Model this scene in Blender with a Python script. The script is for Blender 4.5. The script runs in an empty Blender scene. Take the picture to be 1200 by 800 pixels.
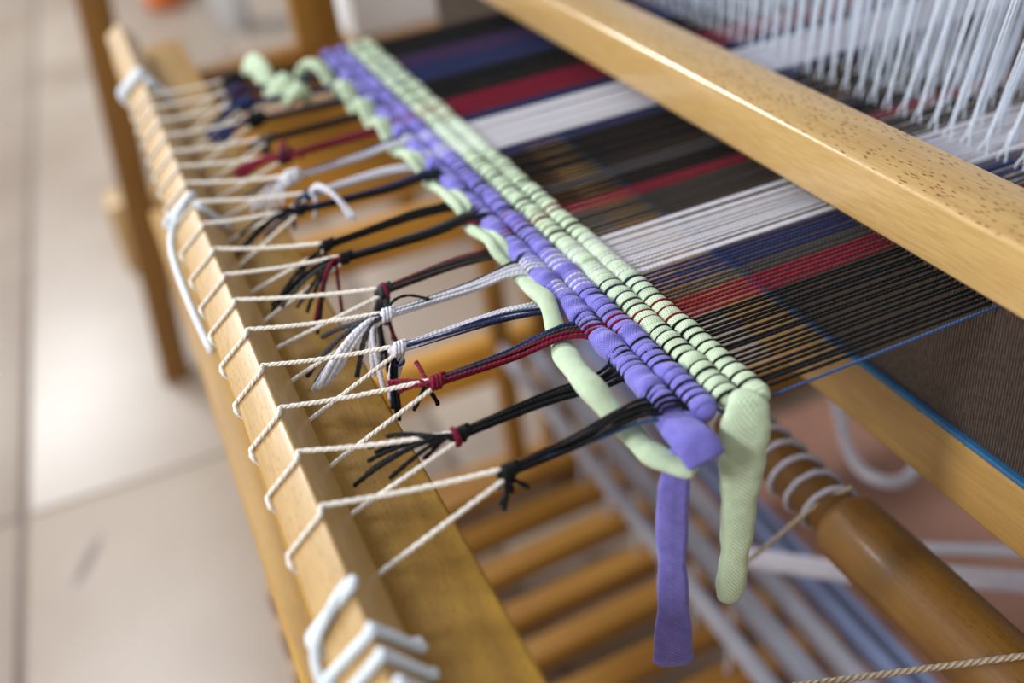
import bpy, bmesh, math, random
import numpy as np
from mathutils import Vector, Matrix
random.seed(7); rng = np.random.default_rng(7)
S = bpy.context.scene
COL = S.collection

# ------------------------------------------------------------------ camera, light, exposure
cam_d = bpy.data.cameras.new('camera'); cam = bpy.data.objects.new('camera', cam_d); COL.objects.link(cam)
R = ((0.9132536, -0.30769931, 0.26699998), (-0.39026779, -0.47276342, 0.7900543), (-0.11687134, -0.82572143, -0.55183803))
cam.matrix_world = Matrix(((R[0][0], -R[0][1], -R[0][2], 0), (R[1][0], -R[1][1], -R[1][2], 0), (R[2][0], -R[2][1], -R[2][2], 0.255), (0, 0, 0, 1)))
cam_d.sensor_width = 36; cam_d.lens = 37.35; cam_d.clip_start = 0.02; cam_d.clip_end = 60
cam_d.dof.use_dof = True; cam_d.dof.focus_distance = 0.462; cam_d.dof.aperture_fstop = 3.2
S.camera = cam
W = bpy.data.worlds.new('world'); S.world = W; W.use_nodes = True
W.node_tree.nodes['Background'].inputs[0].default_value = (0.93, 0.95, 1.0, 1)
W.node_tree.nodes['Background'].inputs[1].default_value = 0.38

def area(name, loc, target, sx, sy, power, col):
    d = bpy.data.lights.new(name, 'AREA'); d.shape = 'RECTANGLE'; d.size = sx; d.size_y = sy; d.energy = power; d.color = col
    o = bpy.data.objects.new(name, d); COL.objects.link(o); o.location = loc
    o.rotation_euler = (Vector(target) - Vector(loc)).to_track_quat('-Z', 'Y').to_euler()
    return o
area('daylight_back_window', (-1.75, 4.75, 2.55), (0.1, 0.5, 0.0), 2.0, 0.24, 180, (0.93, 0.97, 1.0))
area('daylight_left_window', (-3.05, -0.25, 1.95), (0.1, 0.35, 0.0), 0.5, 0.8, 78, (1.0, 0.98, 0.95))
S.view_settings.view_transform = 'Standard'; S.view_settings.look = 'None'
S.view_settings.gamma = 1.0; S.view_settings.use_curve_mapping = False
S.view_settings.exposure = 0.48

# ------------------------------------------------------------------ materials
def nodemat(name):
    m = bpy.data.materials.new(name); m.use_nodes = True
    nt = m.node_tree; b = nt.nodes['Principled BSDF']
    return m, nt, b
def L(nt, a, b): nt.links.new(a, b)
def node(nt, t, **kw):
    n = nt.nodes.new(t)
    for k, v in kw.items(): setattr(n, k, v)
    return n
def ramp(nt, stops):
    r = node(nt, 'ShaderNodeValToRGB')
    e = r.color_ramp.elements
    while len(e) < len(stops): e.new(0.5)
    for i, (p, c) in enumerate(stops):
        e[i].position = p; e[i].color = (c[0], c[1], c[2], 1)
    return r
def rgb(t): return tuple(t)

def wood(name, light, dark, axis='Y', fleck=0.5, rough=0.38, coat=0.15, scale=1.0):
    m, nt, b = nodemat(name)
    tc = node(nt, 'ShaderNodeTexCoord')
    def mapped(sx):
        mp = node(nt, 'ShaderNodeMapping')
        long, cross = sx
        sc = {'X': (long, cross, cross), 'Y': (cross, long, cross), 'Z': (cross, cross, long)}[axis]
        mp.inputs['Scale'].default_value = sc
        L(nt, tc.outputs['Object'], mp.inputs[0]); return mp
    g = node(nt, 'ShaderNodeTexNoise'); g.inputs['Scale'].default_value = 1; g.inputs['Detail'].default_value = 6
    g.inputs['Distortion'].default_value = 0.4
    L(nt, mapped((5*scale, 70*scale)).outputs[0], g.inputs[0])
    f = node(nt, 'ShaderNodeTexNoise'); f.inputs['Scale'].default_value = 1; f.inputs['Detail'].default_value = 3
    L(nt, mapped((55*scale, 900*scale)).outputs[0], f.inputs[0])
    mid = tuple((a+c)/2 for a, c in zip(light, dark))
    r = ramp(nt, [(0.30, dark), (0.5, mid), (0.70, light)])
    L(nt, g.outputs[0], r.inputs[0])
    r2 = ramp(nt, [(0.35, (0.80, 0.76, 0.70)), (0.6, (1, 1, 1))]); L(nt, f.outputs[0], r2.inputs[0])
    mx = node(nt, 'ShaderNodeMixRGB', blend_type='MULTIPLY'); mx.inputs[0].default_value = 0.7
    L(nt, r.outputs[0], mx.inputs[1]); L(nt, r2.outputs[0], mx.inputs[2])
    v = node(nt, 'ShaderNodeTexVoronoi'); v.feature = 'F1'; v.inputs['Scale'].default_value = 1
    L(nt, mapped((170*scale, 520*scale)).outputs[0], v.inputs[0])
    r3 = ramp(nt, [(0.16, (0.40, 0.26, 0.13)), (0.32, (1, 1, 1))]); L(nt, v.outputs['Distance'], r3.inputs[0])
    mx2 = node(nt, 'ShaderNodeMixRGB', blend_type='MULTIPLY'); mx2.inputs[0].default_value = fleck
    L(nt, mx.outputs[0], mx2.inputs[1]); L(nt, r3.outputs[0], mx2.inputs[2])
    sn = node(nt, 'ShaderNodeSeparateXYZ'); L(nt, tc.outputs['Normal'], sn.inputs[0])
    ab = node(nt, 'ShaderNodeMath', operation='ABSOLUTE'); L(nt, sn.outputs[2], ab.inputs[0])
    fm = node(nt, 'ShaderNodeMapRange'); fm.inputs[1].default_value = 0.5; fm.inputs[2].default_value = 0.9; fm.inputs[3].default_value = 0.0; fm.inputs[4].default_value = fleck
    L(nt, ab.outputs[0], fm.inputs[0]); L(nt, fm.outputs[0], mx2.inputs[0])
    L(nt, mx2.outputs[0], b.inputs['Base Color'])
    b.inputs['Roughness'].default_value = rough
    b.inputs['Coat Weight'].default_value = coat; b.inputs['Coat Roughness'].default_value = 0.16
    bp = node(nt, 'ShaderNodeBump'); bp.inputs['Strength'].default_value = 0.12; bp.inputs['Distance'].default_value = 0.0006
    L(nt, f.outputs[0], bp.inputs['Height']); L(nt, bp.outputs[0], b.inputs['Normal'])
    return m

def yarn_mat(name, col, pitch=0.0022, ply=2, var=0.35, rough=0.9, sheen=0.06, bump=0.6):
    m, nt, b = nodemat(name)
    uv = node(nt, 'ShaderNodeUVMap')
    sep = node(nt, 'ShaderNodeSeparateXYZ'); L(nt, uv.outputs[0], sep.inputs[0])
    mu = node(nt, 'ShaderNodeMath', operation='MULTIPLY'); mu.inputs[1].default_value = ply*2*math.pi; L(nt, sep.outputs[0], mu.inputs[0])
    mv = node(nt, 'ShaderNodeMath', operation='MULTIPLY'); mv.inputs[1].default_value = 2*math.pi*ply/pitch/2; L(nt, sep.outputs[1], mv.inputs[0])
    ad = node(nt, 'ShaderNodeMath', operation='ADD'); L(nt, mu.outputs[0], ad.inputs[0]); L(nt, mv.outputs[0], ad.inputs[1])
    si = node(nt, 'ShaderNodeMath', operation='SINE'); L(nt, ad.outputs[0], si.inputs[0])
    mr = node(nt, 'ShaderNodeMapRange'); mr.inputs[1].default_value = -1; mr.inputs[2].default_value = 0.6; L(nt, si.outputs[0], mr.inputs[0])
    tc = node(nt, 'ShaderNodeTexCoord')
    nz = node(nt, 'ShaderNodeTexNoise'); nz.inputs['Scale'].default_value = 1800; nz.inputs['Detail'].default_value = 2
    L(nt, tc.outputs['Object'], nz.inputs[0])
    dk = tuple(c*(1-var) for c in col)
    mx = node(nt, 'ShaderNodeMixRGB'); mx.inputs[1].default_value = (*dk, 1); mx.inputs[2].default_value = (*col, 1)
    L(nt, mr.outputs[0], mx.inputs[0])
    mn = node(nt, 'ShaderNodeMixRGB', blend_type='OVERLAY'); mn.inputs[0].default_value = 0.35
    L(nt, mx.outputs[0], mn.inputs[1]); L(nt, nz.outputs[0], mn.inputs[2])
    L(nt, mn.outputs[0], b.inputs['Base Color'])
    b.inputs['Roughness'].default_value = rough; b.inputs['Sheen Weight'].default_value = sheen; b.inputs['Sheen Roughness'].default_value = 0.4
    b.inputs['Specular IOR Level'].default_value = 0.25
    bp = node(nt, 'ShaderNodeBump'); bp.inputs['Strength'].default_value = bump; bp.inputs['Distance'].default_value = 0.0004
    L(nt, mr.outputs[0], bp.inputs['Height']); L(nt, bp.outputs[0], b.inputs['Normal'])
    return m

def cloth_mat(name, col, dark, knit=0.0011):
    """jersey fabric: fine stitch rows running round and along the strip, from the UV map in metres"""
    m, nt, b = nodemat(name)
    uv = node(nt, 'ShaderNodeUVMap')
    sep = node(nt, 'ShaderNodeSeparateXYZ'); L(nt, uv.outputs[0], sep.inputs[0])
    def wave(a, bb):
        x = node(nt, 'ShaderNodeMath', operation='MULTIPLY'); x.inputs[1].default_value = a; L(nt, sep.outputs[0], x.inputs[0])
        y = node(nt, 'ShaderNodeMath', operation='MULTIPLY'); y.inputs[1].default_value = bb; L(nt, sep.outputs[1], y.inputs[0])
        z = node(nt, 'ShaderNodeMath', operation='ADD'); L(nt, x.outputs[0], z.inputs[0]); L(nt, y.outputs[0], z.inputs[1])
        s = node(nt, 'ShaderNodeMath', operation='SINE'); L(nt, z.outputs[0], s.inputs[0]); return s
    k = 2*math.pi/knit
    w1 = wave(k*0.030, k*0.55); w2 = wave(-k*0.030*1.1, k*0.8)
    ad = node(nt, 'ShaderNodeMath', operation='ADD'); L(nt, w1.outputs[0], ad.inputs[0]); L(nt, w2.outputs[0], ad.inputs[1])
    mr = node(nt, 'ShaderNodeMapRange'); mr.inputs[1].default_value = -1.8; mr.inputs[2].default_value = 1.0; L(nt, ad.outputs[0], mr.inputs[0])
    tc = node(nt, 'ShaderNodeTexCoord')
    nz = node(nt, 'ShaderNodeTexNoise'); nz.inputs['Scale'].default_value = 160; nz.inputs['Detail'].default_value = 5
    L(nt, tc.outputs['Object'], nz.inputs[0])
    rr = ramp(nt, [(0.3, dark), (0.62, col)]); L(nt, nz.outputs[0], rr.inputs[0])
    mx = node(nt, 'ShaderNodeMixRGB', blend_type='MULTIPLY'); mx.inputs[0].default_value = 0.48
    L(nt, rr.outputs[0], mx.inputs[1]); L(nt, mr.outputs[0], mx.inputs[2])
    L(nt, mx.outputs[0], b.inputs['Base Color'])
    b.inputs['Roughness'].default_value = 0.9; b.inputs['Sheen Weight'].default_value = 0.25; b.inputs['Specular IOR Level'].default_value = 0.2
    bp = node(nt, 'ShaderNodeBump'); bp.inputs['Strength'].default_value = 0.45; bp.inputs['Distance'].default_value = 0.0004
    b2 = node(nt, 'ShaderNodeBump'); b2.inputs['Strength'].default_value = 0.35; b2.inputs['Distance'].default_value = 0.002
    L(nt, nz.outputs[0], b2.inputs['Height']); L(nt, mr.outputs[0], bp.inputs['Height']); L(nt, b2.outputs[0], bp.inputs['Normal'])
    L(nt, bp.outputs[0], b.inputs['Normal'])
    return m

def plain(name, col, rough=0.6, var=0.12, nscale=30, metal=0.0, coords='Object'):
    m, nt, b = nodemat(name)
    tc = node(nt, 'ShaderNodeTexCoord'); nz = node(nt, 'ShaderNodeTexNoise'); nz.inputs['Scale'].default_value = nscale; nz.inputs['Detail'].default_value = 4
    L(nt, tc.outputs[coords], nz.inputs[0])
    r = ramp(nt, [(0.3, tuple(c*(1-var) for c in col)), (0.7, tuple(min(1, c*(1+var)) for c in col))]); L(nt, nz.outputs[0], r.inputs[0])
    L(nt, r.outputs[0], b.inputs['Base Color']); b.inputs['Roughness'].default_value = rough; b.inputs['Metallic'].default_value = metal
    return m

def tile_mat():
    m, nt, b = nodemat('beige_ceramic')
    geo = node(nt, 'ShaderNodeNewGeometry')
    nz = node(nt, 'ShaderNodeTexNoise'); nz.inputs['Scale'].default_value = 2.2; nz.inputs['Detail'].default_value = 5
    L(nt, geo.outputs['Position'], nz.inputs[0])
    r = ramp(nt, [(0.32, (0.25, 0.186, 0.142)), (0.68, (0.355, 0.288, 0.230))]); L(nt, nz.outputs[0], r.inputs[0])
    # one dark soft-edged oval mixed into the floor colour
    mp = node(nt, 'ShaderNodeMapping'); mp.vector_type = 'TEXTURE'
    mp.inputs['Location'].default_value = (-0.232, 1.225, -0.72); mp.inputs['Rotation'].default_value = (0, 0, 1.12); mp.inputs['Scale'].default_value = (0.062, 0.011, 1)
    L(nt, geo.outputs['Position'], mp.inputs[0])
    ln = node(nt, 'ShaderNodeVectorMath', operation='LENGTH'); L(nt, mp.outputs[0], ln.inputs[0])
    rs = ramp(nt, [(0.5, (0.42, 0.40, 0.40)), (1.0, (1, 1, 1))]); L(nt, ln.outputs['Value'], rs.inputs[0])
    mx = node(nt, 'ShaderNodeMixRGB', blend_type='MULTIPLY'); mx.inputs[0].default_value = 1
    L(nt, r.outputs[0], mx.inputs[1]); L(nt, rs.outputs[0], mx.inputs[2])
    L(nt, mx.outputs[0], b.inputs['Base Color']); b.inputs['Roughness'].default_value = 0.42
    return m

M = {}
M['beech_pale'] = wood('beech_pale', (0.55, 0.37, 0.160), (0.45, 0.275, 0.100), 'Y', 0.35, 0.42)
M['beech_rail'] = wood('beech_rail', (0.58, 0.39, 0.160), (0.48, 0.300, 0.105), 'Y', 1.0, 0.30, 0.6)
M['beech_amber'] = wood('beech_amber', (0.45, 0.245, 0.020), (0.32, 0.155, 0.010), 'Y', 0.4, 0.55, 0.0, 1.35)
M['beech_amber_x'] = wood('beech_amber_x', (0.36, 0.175, 0.024), (0.26, 0.112, 0.012), 'X', 0.5, 0.5, 0.05)
M['beech_amber_z'] = wood('beech_amber_z', (0.36, 0.18, 0.030), (0.26, 0.115, 0.015), 'Z', 0.5, 0.5, 0.05)
M['panel_wood'] = wood('panel_wood', (0.66, 0.34, 0.045), (0.52, 0.24, 0.025), 'X', 0.4, 0.5, 0.05)
M['leg_wood'] = wood('leg_wood', (0.26, 0.125, 0.022), (0.18, 0.08, 0.012), 'Z', 0.4, 0.5, 0.05)
M['roller_wood'] = wood('roller_wood', (0.24, 0.115, 0.016), (0.165, 0.070, 0.008), 'Y', 0.4, 0.5, 0.1)
M['sley_wood'] = wood('sley_wood', (0.42, 0.255, 0.075), (0.33, 0.185, 0.045), 'Y', 0.6, 0.42)
YC = dict(black=(0.006, 0.006, 0.0075), navy=(0.022, 0.034, 0.125), white=(0.74, 0.75, 0.84), red=(0.22, 0.010, 0.035),
          grey=(0.060, 0.060, 0.070), taupe=(0.052, 0.046, 0.043), blue=(0.05, 0.115, 0.30), plum=(0.055, 0.03, 0.10), maroon=(0.07, 0.012, 0.025))
for k, c in YC.items(): M[k] = yarn_mat(k + '_cotton', c, var=0.12 if k == 'white' else 0.35)
M['cord'] = yarn_mat('cream_cord', (0.93, 0.88, 0.80), pitch=0.0034, ply=3, var=0.16, bump=0.7)
M['thickcord'] = yarn_mat('white_braid', (0.76, 0.84, 0.92), pitch=0.008, ply=3, var=0.08, bump=0.3, rough=0.6)
M['tancord'] = yarn_mat('tan_cord', (0.60, 0.50, 0.38), pitch=0.0052, ply=3, var=0.45, bump=1.0)
M['heddle'] = yarn_mat('heddle_polyester', (0.74, 0.82, 0.95), pitch=0.004, ply=2, var=0.1, bump=0.2)
M['green'] = cloth_mat('pale_green_jersey', (0.66, 0.82, 0.59), (0.56, 0.72, 0.48))
M['purple'] = cloth_mat('lavender_jersey', (0.245, 0.225, 0.76), (0.185, 0.165, 0.60))
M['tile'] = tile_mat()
M['grout'] = plain('grout', (0.20, 0.16, 0.135), 0.9)
M['wall'] = plain('white_plaster', (0.78, 0.77, 0.74), 0.85, 0.04, 4)
M['whitepaint'] = plain('white_paint', (0.8, 0.8, 0.8), 0.4, 0.03, 8)
M['steel'] = plain('reed_steel', (0.105, 0.082, 0.070), 0.42, 0.25, 400, 0.5)
M['bluetape'] = plain('blue_tape', (0.015, 0.11, 0.26), 0.45, 0.15, 90)
M['lamm_grey'] = plain('grey_blue_paint', (0.36, 0.37, 0.45), 0.5, 0.15, 20)
M['lamm_blue'] = plain('blue_paint', (0.20, 0.26, 0.46), 0.5, 0.15, 20)
M['card_brown'] = plain('red_brown_matt', (0.22, 0.105, 0.070), 0.7, 0.25, 5)
M['plastic_white'] = plain('white_plastic', (0.84, 0.90, 0.97), 0.35, 0.03, 8)
M['orange'] = plain('orange_fabric', (0.65, 0.16, 0.03), 0.8, 0.2, 30)
M['lightgreen'] = plain('green_fabric', (0.40, 0.55, 0.35), 0.8, 0.2, 30)
M['ribbon'] = plain('white_webbing', (0.46, 0.455, 0.53), 0.7, 0.08, 90)
M['boxwhite'] = plain('white_card', (0.74, 0.75, 0.77), 0.6, 0.03, 6)
M['glass'] = plain('frosted_glass', (0.85, 0.9, 0.95), 0.2, 0.02, 6)

# ------------------------------------------------------------------ mesh helpers
def mesh_np(name, V, F, mat, uv=None, smooth=True):
    V = np.asarray(V, dtype=np.float32); F = np.asarray(F, dtype=np.int32)
    me = bpy.data.meshes.new(name)
    nf, k = F.shape
    me.vertices.add(len(V)); me.vertices.foreach_set('co', V.ravel())
    me.loops.add(nf*k); me.loops.foreach_set('vertex_index', F.ravel())
    me.polygons.add(nf); me.polygons.foreach_set('loop_start', np.arange(0, nf*k, k, dtype=np.int32))
    try: me.polygons.foreach_set('loop_total', np.full(nf, k, dtype=np.int32))
    except Exception: pass
    if uv is not None:
        u = me.uv_layers.new(name='UVMap'); u.data.foreach_set('uv', np.asarray(uv, dtype=np.float32).ravel())
    if smooth: me.polygons.foreach_set('use_smooth', np.ones(nf, dtype=bool))
    me.update(calc_edges=True); me.validate()
    me.materials.append(mat)
    return me
def link(name, me, parent=None, **props):
    o = bpy.data.objects.new(name, me); COL.objects.link(o)
    if parent is not None: o.parent = parent
    for k, v in props.items(): o[k] = v
    return o
def thing(name, label, cat, loc=(0, 0, 0), group=None):
    o = bpy.data.objects.new(name, None); COL.objects.link(o); o.location = loc; o.empty_display_size = 0.02
    o['label'] = label; o['category'] = cat
    if group: o['group'] = group
    return o
def tag(o, label, cat, group=None):
    o['label'] = label; o['category'] = cat
    if group: o['group'] = group
    return o

def catmull(P, n=8):
    P = np.asarray(P, float); out = []
    Q = np.vstack([2*P[0]-P[1], P, 2*P[-1]-P[-2]])
    for i in range(1, len(Q)-2):
        p0, p1, p2, p3 = Q[i-1], Q[i], Q[i+1], Q[i+2]
        t = np.linspace(0, 1, n, endpoint=False)[:, None]
        out.append(0.5*((2*p1)+(-p0+p2)*t+(2*p0-5*p1+4*p2-p3)*t**2+(-p0+3*p1-3*p2+p3)*t**3))
    out.append(P[-1:]); return np.vstack(out)

def frames(P, up=None):
    T = np.gradient(P, axis=0); T /= (np.linalg.norm(T, axis=1)[:, None]+1e-12)
    N = np.zeros_like(P)
    ref = np.array([0, 0, 1.0]) if up is None else np.asarray(up, float)
    if abs(T[0] @ ref) > 0.95: ref = np.array([1.0, 0, 0])
    n = ref - T[0]*(ref @ T[0]); n /= np.linalg.norm(n); N[0] = n
    for i in range(1, len(P)):
        n = n - T[i]*(n @ T[i]); n /= np.linalg.norm(n)+1e-12; N[i] = n
    return T, N, np.cross(T, N)

def tube_arrays(P, r, n=8, lobes=0, lobe_amp=0.0, pitch=0.003, caps=True, flat=None, groove=None, up=None, uvmetres=False):
    """tube along P: radius r (number or array), optional twisted lobes (plies), flat = (side, top) factors or arrays"""
    P = np.asarray(P, float); m = len(P)
    r = np.full(m, r) if np.isscalar(r) else np.asarray(r, float)
    T, N, B = frames(P, up)
    s = np.concatenate([[0], np.cumsum(np.linalg.norm(np.diff(P, axis=0), axis=1))])
    th = np.linspace(0, 2*np.pi, n, endpoint=False)
    rad = r[:, None]*np.ones((1, n))
    if lobes: rad = rad*(1+lobe_amp*np.cos(lobes*th[None, :]+2*np.pi*s[:, None]/pitch))
    a = rad*np.cos(th)[None, :]; b = rad*np.sin(th)[None, :]       # a along N (up), b along B (side)
    if flat is not None:
        fs, ft = flat
        b = b*(fs if np.isscalar(fs) else np.asarray(fs)[:, None]); a = a*(ft if np.isscalar(ft) else np.asarray(ft)[:, None])
    if groove is not None:
        g = np.asarray(groove)[:, None]
        a = a - np.sign(np.cos(th))[None, :]*g*np.exp(-(np.sin(th)[None, :]/0.33)**2)*np.abs(np.cos(th))[None, :]
    V = P[:, None, :]+a[..., None]*N[:, None, :]+b[..., None]*B[:, None, :]
    V = V.reshape(-1, 3)
    i = np.arange(m-1)[:, None]*n; j = np.arange(n)[None, :]; j2 = (j+1) % n
    F = np.stack([i+j, i+j2, i+n+j2, i+n+j], -1).reshape(-1, 4)
    ju = np.arange(n)/n; ju2 = (np.arange(n)+1)/n
    U = np.zeros((m-1, n, 4, 2))
    U[:, :, 0, 0] = ju; U[:, :, 1, 0] = ju2; U[:, :, 2, 0] = ju2; U[:, :, 3, 0] = ju
    U[:, :, 0, 1] = s[:-1, None]; U[:, :, 1, 1] = s[:-1, None]; U[:, :, 2, 1] = s[1:, None]; U[:, :, 3, 1] = s[1:, None]
    U = U.reshape(-1, 4, 2)
    if caps:
        nv = len(V); V = np.vstack([V, P[0]-T[0]*r[0]*0.4, P[-1]+T[-1]*r[-1]*0.4])
        ca = np.stack([np.full(n, nv), np.arange(n), (np.arange(n)+1) % n, np.full(n, nv)], -1)
        e = (m-1)*n
        cb = np.stack([np.full(n, nv+1), e+(np.arange(n)+1) % n, e+np.arange(n), np.full(n, nv+1)], -1)
        # quads with a repeated corner become triangles through splitting the fan in pairs
        def fan(c, ring):
            out = []
            for q in range(0, n, 2): out.append([c, ring[q], ring[(q+1) % n], ring[(q+2) % n]])
            return np.array(out)
        F = np.vstack([F, fan(nv, list(range(n)))[:, [0, 3, 2, 1]], fan(nv+1, [e+q for q in range(n)])])
        Uc = np.zeros((n, 4, 2)); U = np.concatenate([U, Uc[:n//2], Uc[:n//2]])
    return V, F, U
def join(parts):
    Vs, Fs, Us, o = [], [], [], 0
    for V, F, U in parts:
        Vs.append(V); Fs.append(F+o); Us.append(U); o += len(V)
    return np.vstack(Vs), np.vstack(Fs), np.concatenate(Us)
def tube(name, P, r, mat, parent=None, **kw):
    V, F, U = tube_arrays(P, r, **kw)
    o = link(name, mesh_np(name, V, F, mat, U), None)
    if parent is not None:
        o.parent = parent; o.matrix_parent_inverse = Matrix.Translation(parent.location).inverted()
    return o
def box_bm(bm, lo, hi, rot=None, piv=None):
    vs = [bm.verts.new((x, y, z)) for x in (lo[0], hi[0]) for y in (lo[1], hi[1]) for z in (lo[2], hi[2])]
    if rot is not None:
        bmesh.ops.rotate(bm, cent=piv, matrix=rot, verts=vs)
    for f in ((0, 1, 3, 2), (4, 6, 7, 5), (0, 4, 5, 1), (2, 3, 7, 6), (0, 2, 6, 4), (1, 5, 7, 3)):
        bm.faces.new([vs[i] for i in f])
    return vs
def finish(bm, name, mat, parent=None, bevel=0.0, seg=2, smooth=True):
    bmesh.ops.recalc_face_normals(bm, faces=bm.faces)
    if bevel > 0:
        bmesh.ops.bevel(bm, geom=list(bm.edges), offset=bevel, segments=seg, profile=0.5, affect='EDGES')
    me = bpy.data.meshes.new(name); bm.to_mesh(me); bm.free()
    me.materials.append(mat)
    if smooth and bevel > 0:
        try: me.shade_smooth()
        except Exception: pass
        try: me.set_sharp_from_angle(angle=math.radians(50))
        except Exception: pass
    o = link(name, me)
    if parent is not None:
        o.parent = parent; o.matrix_parent_inverse = Matrix.Translation(parent.location).inverted()
    return o
def box(name, lo, hi, mat, parent=None, bevel=0.002, rot=None, piv=None, seg=2):
    bm = bmesh.new(); box_bm(bm, lo, hi, rot, piv)
    return finish(bm, name, mat, parent, bevel, seg)

FLOOR = -0.72
# ------------------------------------------------------------------ setting: floor of tiles, walls, windows
fl = box('floor', (-3.3, -2.4, FLOOR-0.06), (3.3, 6.2, FLOOR-0.004), M['grout'], None, 0); fl['kind'] = 'structure'
TS = 0.60; TL_ = 2.40; gap = 0.011
bm = bmesh.new(); box_bm(bm, (-TS/2+gap/2, -TL_/2+0.002, -0.010), (TS/2-gap/2, TL_/2-0.002, 0))
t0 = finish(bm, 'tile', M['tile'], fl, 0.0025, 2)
rot = math.radians(-2.3)
first = True
ox, oy = -0.312, 1.372          # a joint crossing seen in the photo
for i in range(-6, 7):
    for j in range(-2, 3):
        cx, cy = (i+0.5)*TS, (j+0.5)*TL_
        x = ox+cx*math.cos(rot)-cy*math.sin(rot); y = oy+cx*math.sin(rot)+cy*math.cos(rot)
        if not (-3.0 < x < 3.0 and -1.5 < y < 5.2): continue
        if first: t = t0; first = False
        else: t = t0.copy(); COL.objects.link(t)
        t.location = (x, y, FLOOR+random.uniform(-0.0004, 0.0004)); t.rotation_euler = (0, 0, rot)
def wall(name, axis, pos, a0, a1, z0, z1, hole):
    h0, h1, hz0, hz1 = hole; th = 0.12
    bm = bmesh.new()
    def b(p0, p1, q0, q1):
        if axis == 'Y': box_bm(bm, (p0, pos, q0), (p1, pos+th, q1))
        else: box_bm(bm, (pos-th, p0, q0), (pos, p1, q1))
    b(a0, h0, z0, z1); b(h1, a1, z0, z1); b(h0, h1, z0, hz0); b(h0, h1, hz1, z1)
    o = finish(bm, name, M['wall'], None, 0); o['kind'] = 'structure'; return o
wall('wall_back', 'Y', 5.9, -3.3, 3.3, FLOOR-0.06, 3.3, (-2.7, -0.9, 1.6, 3.0))
wall('wall_left', 'X', -3.2, -2.4, 6.0, FLOOR-0.06, 3.3, (-0.8, 0.3, 1.2, 2.4))
def window(name, axis, pos, a0, a1, z0, z1):
    bm = bmesh.new(); f = 0.06
    def b(p0, p1, q0, q1, d0=0.02, d1=0.08):
        if axis == 'Y': box_bm(bm, (p0, pos+d0, q0), (p1, pos+d1, q1))
        else: box_bm(bm, (pos-d1, p0, q0), (pos-d0, p1, q1))
    b(a0, a0+f, z0, z1); b(a1-f, a1, z0, z1); b(a0+f, a1-f, z0, z0+f); b(a0+f, a1-f, z1-f, z1)
    c = (a0+a1)/2; b(c-0.025, c+0.025, z0+f, z1-f)
    o = finish(bm, name, M['whitepaint'], None, 0); o['kind'] = 'structure'
    bm = bmesh.new(); b(a0+f, c-0.025, z0+f, z1-f, 0.045, 0.051); finish(bm, 'pane', M['glass'], o, 0)
    bm = bmesh.new(); b(c+0.025, a1-f, z0+f, z1-f, 0.045, 0.051); finish(bm, 'pane', M['glass'], o, 0)
window('window_1', 'Y', 5.9, -2.7, -0.9, 1.6, 3.0)
window('window_2', 'X', -3.2, -0.8, 0.3, 1.2, 2.4)

# ------------------------------------------------------------------ the loom frame
frame = thing('loom_frame', 'beech floor loom frame with flat breast beam, rails and posts', 'loom frame', (0.04, 0.55, FLOOR))
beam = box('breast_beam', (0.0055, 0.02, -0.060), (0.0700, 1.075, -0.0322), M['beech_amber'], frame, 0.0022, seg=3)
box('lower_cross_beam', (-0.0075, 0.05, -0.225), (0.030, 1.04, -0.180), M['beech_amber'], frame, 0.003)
for y0 in (1.040, -0.03):
    far = y0 > 0.5
    box('side_rail', (0.012, y0, -0.105), (0.225, y0+0.034, -0.061 if not far else -0.0605), M['beech_amber_x'], frame, 0.003)
    box('side_panel', (0.052, y0+0.006, -0.245), (0.84, y0+0.028, -0.118), M['panel_wood'], frame, 0.003)
    box('middle_rail', (0.03, y0+0.004, -0.318), (0.90, y0+0.030, -0.268), M['panel_wood'], frame, 0.003)
    box('lower_rail', (0.03, y0+0.002, -0.525), (0.90, y0+0.032, -0.465), M['panel_wood'], frame, 0.003)
    box('foot_rail', (0.012, y0, -0.72), (0.96, y0+0.034, -0.665), M['beech_amber_x'], frame, 0.004)
    box('post', (0.385, y0, -0.665), (0.425, y0+0.034, -0.061), M['beech_amber_z'], frame, 0.003)
    box('front_leg', (0.012, y0+0.001, -0.665), (0.052, y0+0.033, -0.105), M['beech_amber_z'], frame, 0.003)
    box('back_leg', (0.84, y0+0.001, -0.665), (0.885, y0+0.033, -0.105), M['beech_amber_z'], frame, 0.003)
    if far: box('castle_post', (0.178, y0+0.002, -0.061), (0.222, y0+0.032, 0.42), M['beech_amber_z'], frame, 0.003)
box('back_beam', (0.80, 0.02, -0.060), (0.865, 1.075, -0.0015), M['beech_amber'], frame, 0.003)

# apron stick: a square stick lying tilted on the breast beam
e1 = np.array([-0.0150, -0.0103]); e2 = np.array([0.0096, -0.0197]); RID = np.array([0.0204, 0.0])
w1 = np.linalg.norm(e1); w2 = np.linalg.norm(e2); e1 /= w1; e2 = np.array([-e1[1], e1[0]]); e2 = e2 if e2[1] < 0 else -e2
def sect(a, b): return RID+e1*a+e2*b
bm = bmesh.new()
ys = (0.03, 1.055)
vs = []
for y in ys:
    for a, b in ((0, 0), (w1, 0), (w1, w2), (0, w2)):
        p = sect(a, b); vs.append(bm.verts.new((p[0], y, p[1])))
for q in ((0, 1, 2, 3), (7, 6, 5, 4), (0, 4, 5, 1), (1, 5, 6, 2), (2, 6, 7, 3), (3, 7, 4, 0)): bm.faces.new([vs[i] for i in q])
stick = finish(bm, 'apron_stick', M['beech_pale'], None, 0.0012, 3)
tag(stick, 'pale square beech stick laced with white cord, lying along the breast beam', 'stick')

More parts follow.
